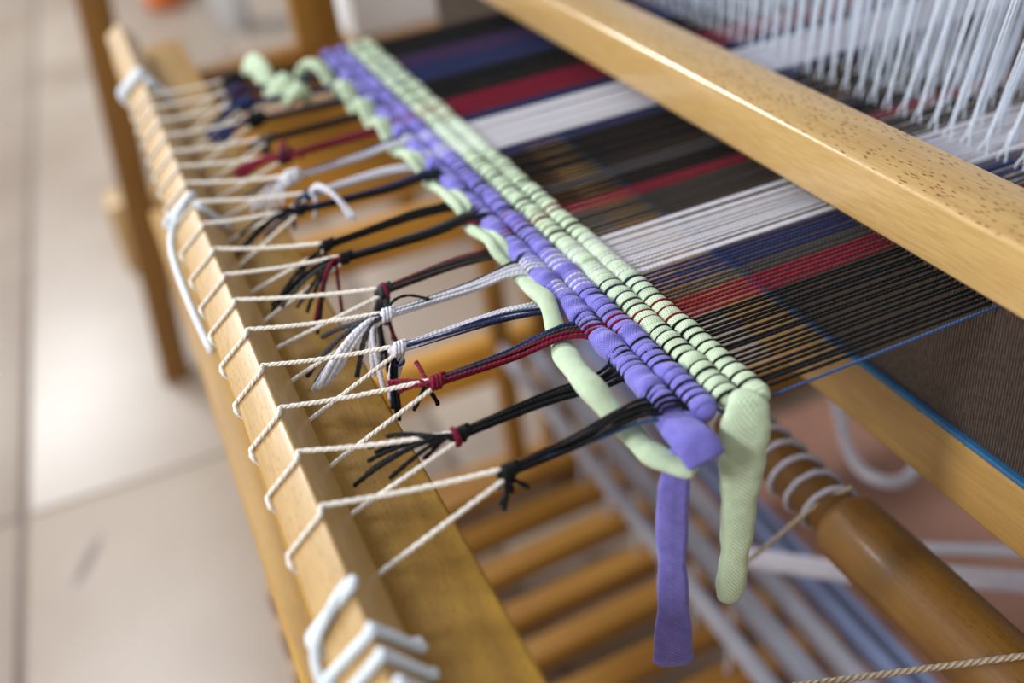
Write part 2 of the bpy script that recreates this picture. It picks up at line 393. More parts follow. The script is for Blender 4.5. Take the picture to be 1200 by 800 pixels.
def around(y_of, off, turns=1.0, start=0, n=14):
    """points round the stick section, offset outwards by off; start 0=ridge, going to the left, under, right"""
    loop = []
    c = sect(w1/2, w2/2)
    cs = [(0, 0), (w1, 0), (w1, w2), (0, w2)]
    pts = []
    for k, (a, b) in enumerate(cs):
        d1 = -1 if a == 0 else 1; d2 = -1 if b == 0 else 1
        p = sect(a, b)
        va = e1*d1*off; vb = e2*d2*off
        order = [(vb, va), (va, vb)][0] if False else None
        if k == 0: seq = [va, (va+vb)*0.74, vb]
        if k == 1: seq = [vb, (va+vb)*0.74, va]
        if k == 2: seq = [va, (va+vb)*0.74, vb]
        if k == 3: seq = [vb, (va+vb)*0.74, va]
        for v in seq: pts.append(p+v)
    N = len(pts); total = int(turns*N)
    out = []
    for i in range(start, start+total+1):
        p = pts[i % N]; out.append((p[0], y_of((i-start)/N), p[1]))
    return np.array(out)

# ------------------------------------------------------------------ warp: 17 knotted bundles of ten yarns
XR = (0.1905, 0.1800, 0.1685, 0.1572)                 # the four woven rows, from the reed side
AMP = 0.0036; YR = 0.00074
NY = 170; Y0 = 0.2775; DY = 0.00316
YI = np.array([Y0+DY*i+rng.normal(0, 0.00030)+(0.0005 if (i//2) % 2 and i % 2 == 0 else -0.0004 if (i//2) % 2 else 0) for i in range(NY)]); YI[0] = 0.2770
def colour(y, i):
    if i == 0: return 'blue'
    for lim, c in ((0.3385, 'black'), (0.3545, 'red'), (0.3625, 'grey'), (0.3855, 'navy'), (0.4275, 'white'), (0.4550, 'taupe'), (0.4690, 'red'),
                   (0.4850, 'black'), (0.4990, 'grey'), (0.5470, 'black'), (0.5620, 'navy'), (0.6110, 'white'), (0.6235, 'navy'), (0.6570, 'red'),
                   (0.7030, 'black'), (0.7370, 'navy'), (0.7650, 'plum')):
        if y < lim: return c
    return 'black'
KN = [(0.0888, 0.2866, 0), (0.0808, 0.3164, 0), (0.0847, 0.3548, 0), (0.0787, 0.3878, 0), (0.0825, 0.4171, 0.0005), (0.0880, 0.4403, 0), (0.0806, 0.4835, 0),
      (0.0762, 0.5030, 0), (0.0736, 0.5539, 0), (0.0833, 0.5705, 0), (0.0798, 0.6013, 0), (0.0840, 0.6361, 0), (0.0808, 0.6719, 0), (0.0807, 0.7135, 0),
      (0.0806, 0.7491, 0), (0.0804, 0.7809, 0), (0.0823, 0.8073, 0)]
def spread(x):
    return np.interp(x, [0.08, 0.100, 0.120, 0.140, 0.150, 0.1572, 0.1685, 0.18, 0.186], [0.03, 0.10, 0.20, 0.33, 0.45, 0.60, 0.78, 0.93, 1.0])
# crossings per row, for shaping the woven strips
CROSS = []
BLAB = ['black warp bundle with one blue yarn, nearest the camera', 'black warp bundle tied off with a red wrap round its knot',
        'dark red and grey warp bundle with short red tail ends', 'navy and white warp bundle whose navy tail hangs down past the beam',
        'white warp bundle with a big white and grey tassel over the breast beam', 'grey warp bundle with a grey knot touched with red, behind the white tassel',
        'red and black warp bundle whose black and red tails spread over the beam', 'thin black warp bundle behind the red and black tails',
        'black warp bundle with long black tail ends reaching toward the stick', 'navy and white warp bundle with a cream tail flipped back to the right',
        'blurred white warp bundle with a short white tassel on the beam', 'blurred dark red warp bundle with a pointed red tail',
        'blurred red and black warp bundle just beyond the pointed red tail', 'blurred black warp bundle with navy tail ends, third from the far edge behind',
        'blurred navy and black warp bundle beside the dark clump of tails', 'blurred plum warp bundle in the dark clump of tails by the green coil',
        'black warp bundle farthest from the camera, at the far selvedge']
TAILS = {
 0: [((0.0827, 0.2814, -0.012), 'black'), ((0.0822, 0.2829, -0.010), 'black'), ((0.0877, 0.2841, -0.008), 'black'), ((0.0944, 0.2834, -0.008), 'black'), ((0.0846, 0.2890, -0.008), 'navy'), ((0.0838, 0.2830, -0.011), 'navy')],
 1: [((0.0481, 0.3384, -0.008), 'black'), ((0.0375, 0.3286, -0.016), 'black'), ((0.0463, 0.3352, -0.012), 'black'), ((0.0512, 0.3231, -0.014), 'black'), ((0.0565, 0.3386, -0.006), 'black'), ((0.0655, 0.3200, -0.008), 'maroon'), ((0.0504, 0.3389, -0.012), 'black'), ((0.0585, 0.3290, -0.008), 'white'), ((0.043, 0.331, -0.015), 'black')],
 2: [((0.0671, 0.3685, -0.002), 'red'), ((0.0697, 0.3622, -0.004), 'red'), ((0.0803, 0.3678, 0.004), 'red'), ((0.0732, 0.3576, -0.012), 'black'), ((0.0833, 0.3555, -0.012), 'black'), ((0.0668, 0.3680, -0.004), 'red')],
 3: [((0.0712, 0.3951, -0.035), 'navy'), ((0.0727, 0.3942, -0.037), 'navy'), ((0.0724, 0.3913, -0.040), 'black'), ((0.0706, 0.3939, -0.030), 'white'), ((0.0722, 0.3935, -0.030), 'navy'), ((0.0718, 0.3925, -0.038), 'black')],
 4: [((0.0398, 0.4099, -0.022), 'white'), ((0.0420, 0.4069, -0.020), 'white'), ((0.0451, 0.4080, -0.020), 'white'), ((0.0479, 0.4093, -0.020), 'white'), ((0.0514, 0.4102, -0.018), 'white'), ((0.0399, 0.4199, -0.020), 'grey'), ((0.0421, 0.4122, -0.020), 'grey'), ((0.0612, 0.4128, -0.024), 'grey'), ((0.0700, 0.4010, -0.028), 'white'), ((0.0685, 0.4090, -0.024), 'white'), ((0.044, 0.411, -0.021), 'white'), ((0.0541, 0.4425, -0.016), 'grey')],
 5: [((0.0770, 0.4299, -0.035), 'grey'), ((0.0804, 0.4294, -0.035), 'grey'), ((0.0862, 0.4347, -0.025), 'grey'), ((0.0868, 0.4311, -0.025), 'red'), ((0.0717, 0.4208, -0.030), 'grey'), ((0.0790, 0.4280, -0.038), 'black')],
 6: [((0.0374, 0.4848, -0.018), 'black'), ((0.0383, 0.4854, -0.015), 'black'), ((0.0437, 0.4836, -0.017), 'black'), ((0.0499, 0.4794, -0.017), 'grey'), ((0.0539, 0.4766, -0.020), 'black'), ((0.0421, 0.4752, -0.012), 'grey'), ((0.0537, 0.4669, -0.024), 'red'), ((0.0573, 0.4684, -0.024), 'red'), ((0.0705, 0.4720, -0.024), 'red'), ((0.0544, 0.4618, -0.025), 'black'), ((0.056, 0.467, -0.024), 'red')],
 7: [((0.0718, 0.5121, -0.018), 'black'), ((0.0677, 0.5092, -0.020), 'black'), ((0.0500, 0.4963, -0.018), 'black'), ((0.0423, 0.4905, -0.016), 'black'), ((0.046, 0.493, -0.018), 'grey')],
 8: [((0.0387, 0.5723, -0.014), 'black'), ((0.0516, 0.5664, -0.016), 'navy'), ((0.0561, 0.5687, -0.014), 'white'), ((0.0363, 0.5597, -0.018), 'black'), ((0.0329, 0.5573, -0.018), 'black'), ((0.0683, 0.5579, -0.012), 'navy'), ((0.045, 0.57, -0.015), 'black')],
 9: [((0.0676, 0.5659, -0.012), 'navy'), ((0.0700, 0.5690, -0.012), 'navy'), ((0.0640, 0.5680, -0.012), 'black')],
 10: [((0.0515, 0.6008, -0.014), 'white'), ((0.0596, 0.5969, -0.016), 'white'), ((0.0694, 0.5938, -0.012), 'white'), ((0.0524, 0.6106, -0.008), 'white'), ((0.0560, 0.6012, -0.015), 'white'), ((0.0647, 0.5965, -0.014), 'white'), ((0.0480, 0.6080, -0.008), 'grey'), ((0.0535, 0.6040, -0.012), 'white'), ((0.062, 0.5985, -0.013), 'white')],
 11: [((0.0512, 0.6462, -0.006), 'red'), ((0.0549, 0.6455, -0.008), 'red'), ((0.0940, 0.6315, -0.001), 'red'), ((0.0570, 0.6445, -0.008), 'red'), ((0.0871, 0.6502, 0.004), 'red'), ((0.0530, 0.6450, -0.010), 'red'), ((0.062, 0.645, -0.006), 'maroon')],
 12: [((0.0756, 0.6808, -0.012), 'grey'), ((0.0805, 0.6791, -0.014), 'grey'), ((0.0662, 0.6805, -0.008), 'grey')],
 13: [((0.0482, 0.7325, -0.012), 'navy'), ((0.0563, 0.7206, -0.012), 'navy'), ((0.0647, 0.7377, -0.010), 'navy'), ((0.050, 0.724, -0.013), 'navy'), ((0.058, 0.727, -0.01), 'black')],
 14: [((0.0600, 0.7480, -0.012), 'navy'), ((0.0520, 0.7500, -0.012), 'black'), ((0.0576, 0.7554, -0.014), 'navy'), ((0.0467, 0.7451, -0.014), 'navy'), ((0.0700, 0.7552, -0.014), 'black'), ((0.054, 0.751, -0.014), 'navy'), ((0.064, 0.757, -0.012), 'black')],
 15: [((0.0660, 0.7780, -0.015), 'navy'), ((0.0640, 0.7700, -0.016), 'black'), ((0.0713, 0.7984, -0.015), 'black'), ((0.0727, 0.7897, -0.016), 'black'), ((0.0777, 0.7793, -0.014), 'plum'), ((0.07, 0.79, -0.015), 'black')],
 16: [((0.0700, 0.8000, -0.016), 'black'), ((0.0720, 0.7920, -0.018), 'black'), ((0.0762, 0.8130, -0.014), 'black'), ((0.0824, 0.8079, -0.012), 'black'), ((0.0780, 0.8180, 0.004), 'black'), ((0.079, 0.811, -0.014), 'black')],
}
KCOL = ['black', 'black', 'red', 'white', 'white', 'grey', 'black', 'black', 'black', 'navy', 'white', 'maroon', 'grey', 'black', 'navy', 'plum', 'black']
LIFT = {k: (0.0030 if k % 2 == 0 else -0.0025) for k in range(11)}
HX = (0.405, 0.428, 0.451, 0.474)                     # the four rows of heddles
bundles = []
for k in range(17):
    kx, ky, kz = KN[k]
    near = k < 12
    root = thing('warp_bundle', BLAB[k], 'yarn bundle', (kx, ky, kz-0.004), 'knotted warp bundles')
    bundles.append(root)
    idx = range(k*10, k*10+10)
    yc = float(np.mean(YI[k*10:k*10+10]))
    main = max(set(colour(YI[i], i) for i in idx), key=[colour(YI[i], i) for i in idx].count)
    for q, i in enumerate(idx):
        x = np.concatenate([[0.806, 0.70, 0.60], [HX[i % 4]+0.02, HX[i % 4], HX[i % 4]-0.02], np.linspace(0.35, 0.21, 8), np.linspace(0.2, 0.150, 72), np.linspace(0.149, kx+0.004, 26), [kx]])
        f = spread(x)
        # centre line of the bundle moves from the weft position to the knot
        g = np.clip((x-kx)/(0.165-kx), 0, 1)
        cy = ky+(yc-ky)*g
        y = cy+(YI[i]-yc)*f
        z = np.zeros_like(x)
        ph = q*2.4
        rb = 0.0018*np.clip(1-f, 0, 1)
        y = y+rb*np.cos(ph)*np.clip((0.16-x)/0.03, 0, 1)
        z = z+rb*np.sin(ph)*np.clip((0.165-x)/0.03, 0, 1)
        sgn = 1 if i % 2 == 0 else -1
        for rI, xr in enumerate(XR):
            s2 = sgn if rI % 2 == 0 else -sgn
            wd = 0.0052
            t = np.clip(np.abs(x-xr)/wd, 0, 1)
            z = z+s2*AMP*np.sqrt(np.clip(1-t**2.2, 0, 1))*(t < 1)
        if k in LIFT:
            z = z+LIFT[k]*np.exp(-((x-(0.142 if k < 3 else 0.150))/0.016)**2)*np.clip((0.158-x)/0.010, 0, 1)
        z = z+kz*(1-g)+rng.normal(0, 0.0003)*np.clip((x-0.2)/0.1, 0, 1)
        if i == 0: z = z-0.002*np.clip((0.30-x)/0.1, 0, 1)*np.clip((x-0.1)/0.03, 0, 1)
        P = np.stack([x, y, z], -1)
        c = colour(YI[i], i)
        o = tube('warp_yarn', P, YR*rng.uniform(0.92, 1.1)*np.interp(x, [0.10, 0.15], [0.80, 1.0]), M[c], root, n=6, caps=False)
        if c != main: o['label'] = c + ' yarn'
    # knot: turns of yarn round the bundle end over a core
    kc = KCOL[k]
    parts = []
    ax = np.array([1.0, (yc-ky)/(0.165-kx), 0]); ax /= np.linalg.norm(ax)
    side = np.cross([0, 0, 1.0], ax)
    up = np.array([0, 0, 1.0])
    K = np.array([kx, ky, kz])
    t = np.linspace(0, 1, 60)
    if k in (5, 3, 7):          # knots that hang: the turns are stacked downwards
        ln, r0 = 0.006, 0.0027
    else: ln, r0 = 0.0065, 0.0027
    big = 1.7 if k >= 13 else 1.45 if k in (10, 11) else 1.0
    ln *= big; r0 *= big
    for turn_r, tr in ((r0, 3.2), (r0*0.82, -2.7)):
        a = t*2*np.pi*tr
        tilt = 0.0012*np.sin(a+0.7)
        H = K+np.outer((t-0.5)*ln*0.8+tilt, ax)+np.outer(turn_r*np.cos(a), side)+np.outer(turn_r*np.sin(a), up)
        parts.append(tube_arrays(H, 0.00085*big, n=8))
    core = np.array([K+ax*d*big for d in np.linspace(-0.005, 0.005, 9)])
    parts.append(tube_arrays(core, 0.0026*big*np.sqrt(np.clip(1-(np.linspace(-1, 1, 9)*0.93)**2, 0.05, 1)), n=10))
    kn = link('knot', mesh_np('knot', *join(parts)[:2], M[kc], join(parts)[2]))
    kn.parent = root; kn.matrix_parent_inverse = Matrix.Translation(root.location).inverted()
    if k in (1, 5):
        a = np.linspace(0, 2*np.pi*(1.6 if k == 1 else 0.35), 30)
        off = -0.0030 if k == 1 else 0.0
        H = K+ax*off+np.outer(0.0036*np.cos(a+1.4), side)+np.outer(0.0036*np.sin(a+1.4), up)+np.outer(a*0.00012, ax)
        o = tube('knot_wrap', H, 0.0008, M['red'], root, n=8); o['label'] = 'red wrap round the knot'
    # tails
    base_dir = -ax
    for e, c in TAILS[k]:
        e = np.array(e)
        st = K+base_dir*0.003+rng.normal(0, 0.0007, 3)
        if k in (3, 5, 0, 7, 15): st = K+np.array([0, 0, -0.002])+rng.normal(0, 0.0006, 3)
        d = e-st; ln = np.linalg.norm(d)
        c1 = st+(base_dir*0.55+np.array([0, 0, -0.15 if k in (3, 5, 0) else 0.30]))*ln*0.35+rng.normal(0, 0.0006, 3)
        if k == 4: c1 = st+np.array([-0.010, -0.003, 0.0035])+rng.normal(0, 0.0007, 3)
        c2 = st+d*0.72+np.array([0, 0, 0.10*ln])+rng.normal(0, 0.0009, 3)
        if k == 9: c2 = st+d*0.7
        tt = np.linspace(0, 1, 22)[:, None]
        P = (1-tt)**3*st+3*(1-tt)**2*tt*c1+3*(1-tt)*tt**2*c2+tt**3*e
        P[:, 2] = np.where(P[:, 0] < 0.071, np.maximum(P[:, 2], -0.0285), P[:, 2])
        o = tube('yarn_tail', P, np.linspace(0.00085, 0.00098, 22)*(1.3 if k == 4 else 1.9 if k > 10 else 1.0), M[c], root, n=8, lobes=2, lobe_amp=0.14, pitch=0.005)
        if c != main: o['label'] = c + ' tail'
# the stalk under the grey knot and the wrapped stalk of the navy and white bundle
tube('stalk', catmull([(0.0880, 0.4403, -0.001), (0.0868, 0.4385, -0.008), (0.0850, 0.4360, -0.016)], 8), 0.0024, M['grey'], bundles[5], n=10, lobes=5, lobe_amp=0.16, pitch=0.02)
tube('stalk', catmull([(0.0787, 0.3878, -0.001), (0.0772, 0.3892, -0.007), (0.0756, 0.3908, -0.014)], 8), 0.0024, M['white'], bundles[3], n=10, lobes=4, lobe_amp=0.14, pitch=0.02)['label'] = 'white wrapped stalk'
a = np.linspace(0, 2*np.pi*1.3, 30)
tube('stalk_wrap', np.stack([0.0775+0.0029*np.cos(a)-a*0.0001, 0.3888+0.0029*np.sin(a), -0.0045-a*0.0004+0.001*np.sin(a)], -1), 0.0006, M['navy'], bundles[3], n=6)['label'] = 'navy thread round the white stalk'
# cream loop flipped back beside the navy knot
for dy, dz in ((0, 0), (0.0016, 0.0008), (-0.0014, 0.0004), (0.0006, -0.0012)):
    P = catmull([(0.0825, 0.5690, 0.001), (0.0880, 0.5640+dy, 0.0060+dz), (0.0940, 0.5500+dy, 0.0040+dz), (0.0976+dy, 0.5335, -0.004+dz)], 8)
    tube('yarn_tail', P, 0.0010, M['white'], bundles[9], n=8, lobes=2, lobe_amp=0.14, pitch=0.005)['label'] = 'cream tail flipped to the right'
P = catmull([(0.0830, 0.5690, 0.001), (0.0850, 0.5665, 0.000), (0.0840, 0.5640, -0.006), (0.0822, 0.5650, -0.012)], 8)
tube('yarn_tail', P, 0.0012, M['white'], bundles[9], n=8, lobes=2, lobe_amp=0.14, pitch=0.005)['label'] = 'cream tail hanging below the knot'
# dark yarn end crossing the white bundle
P = catmull([(0.0830, 0.4180, 0.0030), (0.0890, 0.4215, 0.0046), (0.0960, 0.4215, 0.0040), (0.1030, 0.4155, 0.0026)], 8)
tube('yarn_tail', P, 0.0007, M['black'], bundles[4], n=8, lobes=2, lobe_amp=0.14, pitch=0.005)['label'] = 'dark end lying back along the bundle'

# ------------------------------------------------------------------ woven rag strips
def bundle_y_at(xr, i):
    k = i//10; kx, ky, kz = KN[k]; yc = float(np.mean(YI[k*10:k*10+10]))
    g = min(max((xr-kx)/(0.165-kx), 0), 1); f = float(spread(xr))
    return ky+(yc-ky)*g+(YI[i]-yc)*f
def row_arrays(rI, y_near, y_far, half, puff, tail=None, tail_half=None, tail_thick=None, round_far=True, nu=24):
    """a rag strip woven over and under: squeezed where yarns cross it, puffed between"""
    xr = XR[rI]
    ys = np.arange(y_near, y_far, 0.0005)
    yy = np.array([bundle_y_at(xr, i) for i in range(NY)])
    sg = np.array([(1 if i % 2 == 0 else -1)*(1 if rI % 2 == 0 else -1) for i in range(NY)])
    top = np.full(len(ys), puff); bot = np.full(len(ys), puff); wid = np.full(len(ys), half)
    D = (ys[:, None]-yy[None, :])/0.00100
    G = np.exp(-D**2)
    wt = np.clip((G*(sg > 0)[None, :]).sum(1), 0, 1); wb = np.clip((G*(sg < 0)[None, :]).sum(1), 0, 1)
    hi = AMP-0.55*YR
    lump = 0.0005*np.sin(ys*310+rI)+0.0004*np.sin(ys*710+2*rI)
    top = (top+lump)*(1-wt)+hi*wt; bot = (bot+lump)*(1-wb)+hi*wb
    # where crossings crowd, the strip is pulled flat
    dens = np.exp(-((ys[:, None]-yy[None, :])/0.0042)**2).sum(1); dens = dens/np.percentile(dens, 90)
    flatf = np.clip(1.30-0.36*np.clip(dens, 0, 1.2), 0.85, 1.25)
    top = np.where(wt < 0.6, top*flatf, top); bot = np.where(wb < 0.6, bot*flatf, bot)
    # a strip passing under an upper yarn is pushed down and the other way round
    zc = -0.0004*wt+0.0004*wb
    top = top+0.0004*wt; bot = bot+0.0004*wb
    wid = wid*(1-0.10*wt)*(1-0.06*wb)
    xs = np.full(len(ys), xr)+0.0003*np.sin(ys*120+rI*2)
    if round_far:
        e = np.clip((y_far-ys)/0.005, 0.02, 1); s_ = np.sqrt(1-(1-e)**2); top *= s_; bot *= s_; wid *= s_
    if round_far:
        e = np.clip((ys-y_near)/0.007, 0.02, 1); s_ = np.sqrt(1-(1-e)**2); top *= s_; bot *= s_; wid *= s_
    P = np.stack([xs, ys, zc], -1)
    if tail is not None:
        tp = catmull(tail, 14)[:-1]
        n0 = len(tp)
        th = np.interp(np.arange(n0), np.linspace(0, n0-1, len(tail_half)), tail_half)
        tk = np.interp(np.arange(n0), np.linspace(0, n0-1, len(tail_thick)), tail_thick)
        P = np.vstack([tp, P]); wid = np.concatenate([th, wid]); top = np.concatenate([tk, top]); bot = np.concatenate([tk, bot])
        m = n0
        for arr in (wid, top, bot):          # ease the joint
            arr[m-6:m+10] = np.interp(np.arange(16), [0, 15], [arr[m-6], arr[m+9]])
    return P, wid, top, bot
def strip_mesh(P, wid, top, bot, side=None, nu=24, fold=0.0, power=0.8):
    m = len(P); T = np.gradient(P, axis=0); T /= np.linalg.norm(T, axis=1)[:, None]
    if side is None:
        S_ = np.tile(np.array([1.0, 0, 0]), (m, 1))
    else: S_ = np.asarray(side, float)
    S_ = S_-T*(S_*T).sum(1)[:, None]; S_ /= np.linalg.norm(S_, axis=1)[:, None]
    U_ = np.cross(T, S_)
    flip = np.sign(U_[-1, 2]) if abs(U_[-1, 2]) > 0.2 else 1.0
    U_ *= -1 if flip < 0 else 1
    th = np.linspace(0, 2*np.pi, nu, endpoint=False)
    c = np.sign(np.cos(th))*np.abs(np.cos(th))**power; s = np.sign(np.sin(th))*np.abs(np.sin(th))**0.92
    h = np.where(s[None, :] >= 0, top[:, None], bot[:, None])
    hh = h*s[None, :]
    if fold:
        hh = hh-fold*np.exp(-((c-0.25)/0.10)**2)[None, :]*(s[None, :] > 0)*np.minimum(top, 0.004)[:, None]
    V = P[:, None, :]+S_[:, None, :]*(wid[:, None]*c[None, :])[..., None]+U_[:, None, :]*hh[..., None]
    V = V.reshape(-1, 3)
    sl = np.concatenate([[0], np.cumsum(np.linalg.norm(np.diff(P, axis=0), axis=1))])
    i = np.arange(m-1)[:, None]*nu; j = np.arange(nu)[None, :]; j2 = (j+1) % nu
    F = np.stack([i+j, i+j2, i+nu+j2, i+nu+j], -1).reshape(-1, 4)
    U = np.zeros((m-1, nu, 4, 2)); a = np.arange(nu)/nu; b = (np.arange(nu)+1)/nu
    U[:, :, 0, 0] = a; U[:, :, 1, 0] = b; U[:, :, 2, 0] = b; U[:, :, 3, 0] = a
    U[:, :, 0, 1] = sl[:-1, None]; U[:, :, 1, 1] = sl[:-1, None]; U[:, :, 2, 1] = sl[1:, None]; U[:, :, 3, 1] = sl[1:, None]
    U = U.reshape(-1, 4, 2)
    nv = len(V); V = np.vstack([V, P[0], P[-1]])
    fa = np.array([[nv, (q+2) % nu, q+1, q] for q in range(0, nu, 2)]); e = (m-1)*nu
    fb = np.array([[nv+1, e+q, e+q+1, e+(q+2) % nu] for q in range(0, nu, 2)])
    F = np.vstack([F, fa, fb]); U = np.concatenate([U, np.zeros((len(fa)+len(fb), 4, 2))])
    return V, F, U
def strip(name, arr, mat, parent=None, side=None, fold=0.0, **kw):
    V, F, U = strip_mesh(*arr, side=side, fold=fold, **kw)
    o = link(name, mesh_np(name, V, F, mat, U))
    if parent is not None:
        o.parent = parent; o.matrix_parent_inverse = Matrix.Translation(parent.location).inverted()
    return o

g_root = thing('rag_strip', 'pale green jersey strip woven in two rows, its end hanging at the near edge', 'fabric strip', (0.185, 0.28, -0.004))
strip('woven_row', row_arrays(0, 0.2735, 0.817, 0.0054, 0.0041), M['green'], g_root, power=1.0)
strip('woven_row', row_arrays(1, 0.2790, 0.817, 0.0056, 0.0041), M['green'], g_root, power=1.0)
# hanging end of the green strip
hp = catmull([(0.1835, 0.2795, 0.0005), (0.1815, 0.2718, 0.0010), (0.1785, 0.2690, -0.008), (0.1778, 0.2695, -0.022), (0.1768, 0.2700, -0.040), (0.1760, 0.2705, -0.060), (0.1742, 0.2708, -0.080), (0.1728, 0.2712, -0.0945), (0.1727, 0.2714, -0.1010)], 12)
m = len(hp); u = np.linspace(0, 1, m)
wid = np.interp(u, [0, .12, .25, .38, .55, .72, .86, .93, .97, 1.0], [.0045, .0085, .0098, .0090, .0072, .0061, .0062, .0046, .0028, .0006])
thk = np.interp(u, [0, .12, .25, .5, .9, 1.0], [.0040, .0042, .0036, .0036, .0028, .0005])
wid = wid+0.0003*np.sin(u*34)+0.0002*np.sin(u*71)
strip('hanging_end', (hp, wid, thk, thk), M['green'], g_root, side=np.tile([0.92, -0.39, -0.1], (m, 1)))
p_root = thing('rag_strip', 'lavender jersey strip woven in two rows beside the pale green, with two loose near ends', 'fabric strip', (0.162, 0.28, -0.004))
strip('woven_row', row_arrays(2, 0.2770, 0.815, 0.0058, 0.0041), M['purple'], p_root, power=1.0)
strip('woven_row', row_arrays(3, 0.2850, 0.815, 0.0058, 0.0041), M['purple'], p_root, power=1.0)
sp = catmull([(0.1572, 0.2990, 0.0000), (0.1560, 0.2900, -0.0010), (0.1552, 0.2830, -0.0016), (0.1552, 0.2760, -0.0010), (0.1562, 0.2690, -0.0020), (0.1570, 0.2640, -0.0050), (0.1574, 0.2615, -0.0075)], 12)
m = len(sp); u = np.linspace(0, 1, m)
wid = np.interp(u, [0, .3, .5, .75, .95, 1], [.0056, .0062, .0080, .0088, .0084, .0070]); thk = np.interp(u, [0, .3, .7, .95, 1], [.0034, .0026, .0034, .0026, .0012])
strip('short_end', (sp, wid, thk, thk), M['purple'], p_root)['label'] = 'short blunt lavender end pulled forward'
lp = catmull([(0.1640, 0.2820, -0.0020), (0.1580, 0.2770, -0.0060), (0.1530, 0.2730, -0.0120), (0.1492, 0.2722, -0.0220), (0.1475, 0.2720, -0.0370), (0.1466, 0.2720, -0.0560), (0.1462, 0.2720, -0.0760), (0.1458, 0.2722, -0.0950), (0.1452, 0.2724, -0.1130), (0.1450, 0.2726, -0.1268)], 12)
m = len(lp); u = np.linspace(0, 1, m)
wid = np.interp(u, [0, .15, .3, .45, .6, .75, .9, .97, 1], [.0045, .0042, .0056, .0066, .0058, .0068, .0086, .0088, .0060]); thk = np.interp(u, [0, .3, .8, .96, 1], [.0030, .0030, .0026, .0018, .0006])
wid = wid+0.00025*np.sin(u*40)
strip('hanging_end', (lp, wid, thk, thk), M['purple'], p_root, side=np.tile([0.92, -0.39, 0.0], (m, 1)), fold=0.5)['label'] = 'long lavender end hanging down with a folded edge'

# loose green strip threaded over and under the bundles, not yet beaten in
LP = [(0.1545, 0.2665, -0.0125), (0.1490, 0.2715, -0.012), (0.1442, 0.2800, -0.011), (0.1418, 0.2900, -0.008), (0.1378, 0.3007, -0.001), (0.1357, 0.3144, 0.0035), (0.1373, 0.3355, 0.001), (0.1422, 0.3548, -0.0030), (0.1437, 0.3642, 0.001),
      (0.1477, 0.3813, 0.0040), (0.1485, 0.4010, 0.001), (0.1524, 0.4265, -0.003), (0.1504, 0.4369, 0.0), (0.1497, 0.4499, 0.0035), (0.1505, 0.4813, -0.0025), (0.1505, 0.4960, 0.0035), (0.1510, 0.5250, 0.0005), (0.1510, 0.5510, -0.004),
      (0.1490, 0.5680, 0.0035), (0.1490, 0.5830, 0.002), (0.1490, 0.6131, -0.005), (0.1485, 0.6380, 0.005), (0.1480, 0.6560, -0.005), (0.1480, 0.6760, 0.006), (0.1475, 0.6960, -0.006), (0.1470, 0.7180, 0.0065), (0.1460, 0.7420, -0.007),
      (0.1420, 0.7620, 0.007), (0.1360, 0.7780, 0.007), (0.1290, 0.7860, -0.006), (0.1240, 0.7640, -0.010), (0.1210, 0.7420, 0.001), (0.1160, 0.7300, 0.008), (0.1120, 0.7440, -0.001), (0.1090, 0.7520, 0.008), (0.1050, 0.7700, -0.005), (0.1030, 0.7880, 0.005), (0.1000, 0.8064, 0.009), (0.0985, 0.8250, 0.002)]
P = catmull(LP, 12); m = len(P); yv = P[:, 1]
hw = np.interp(np.arange(m)/m, [0, .08, .13, .17, .21, .28, .36, .5, 1.0], [.0054, .0056, .0060, .0056, .0042, .0052, .0060, .0056, .0086])
hw = hw+0.0004*np.sin(np.arange(m)*0.35)
gr = np.interp(np.arange(m)/m, [0, .26, .30, .44, .50, 1.0], [0, 0, .0018, .0026, .0006, .0004])
o = tube('rag_strip', P, hw, M['green'], None, n=24, flat=(1.0, 0.58), groove=gr)
tag(o, 'loose pale green jersey strip snaking over and under the knotted bundles', 'fabric strip')

# ------------------------------------------------------------------ lacing cord between the stick and the bundles
lace = thing('lacing_cord', 'thin cream cord laced zigzag from the stick to each warp knot', 'cord', (0.0204, 0.55, 0.0))
CR = 0.00098
ridY = [0.3042, 0.3400, 0.3727, 0.4083, 0.4425, 0.4739, 0.5029, 0.5358, 0.5705, 0.6044, 0.6357, 0.6650, 0.6930, 0.7250, 0.7580, 0.7900, 0.8200]
for k in range(17):
    kx, ky, kz = KN[k]
    K = np.array([kx, ky, kz])
    yb = ridY[k]; dn = 0.0295
    wrap = around(lambda t: yb-dn*t*1.05, CR*1.0, turns=0.98, start=0, n=14)   # ridge -> left -> under -> right foot
    wrap = wrap[:-2]
    a0 = K+np.array([-0.0030, 0.0008, 0.0015]); a1 = K+np.array([-0.0022, -0.0016, -0.0012])
    top_line = [a0+(wrap[0]-a0)*s-np.array([0, 0, 0.0012*math.sin(math.pi*s)]) for s in (0.0, 0.25, 0.5, 0.75)]
    low_line = [wrap[-1]+(a1-wrap[-1])*s for s in (0.25, 0.5, 0.75, 1.0)]
    nb = np.array([K+np.array([0.0012, -0.0032, 0.001]), K+np.array([0.0022, 0.0, 0.0036]), K+np.array([0.0006, 0.0030, 0.0015])])
    pts = np.vstack([np.array(top_line), wrap, np.array(low_line)])
    # resample densely and evenly, straight between the points
    seg = np.linalg.norm(np.diff(pts, axis=0), axis=1); cs = np.concatenate([[0], np.cumsum(seg)])
    nn = int(cs[-1]/0.00055) if k < 10 else int(cs[-1]/0.0016)
    q = np.linspace(0, cs[-1], nn)
    P = np.stack([np.interp(q, cs, pts[:, d]) for d in range(3)], -1)
    tube('cord_loop', P, CR, M['cord'], lace, n=10, lobes=3, lobe_amp=0.13, pitch=0.0042*1.0)

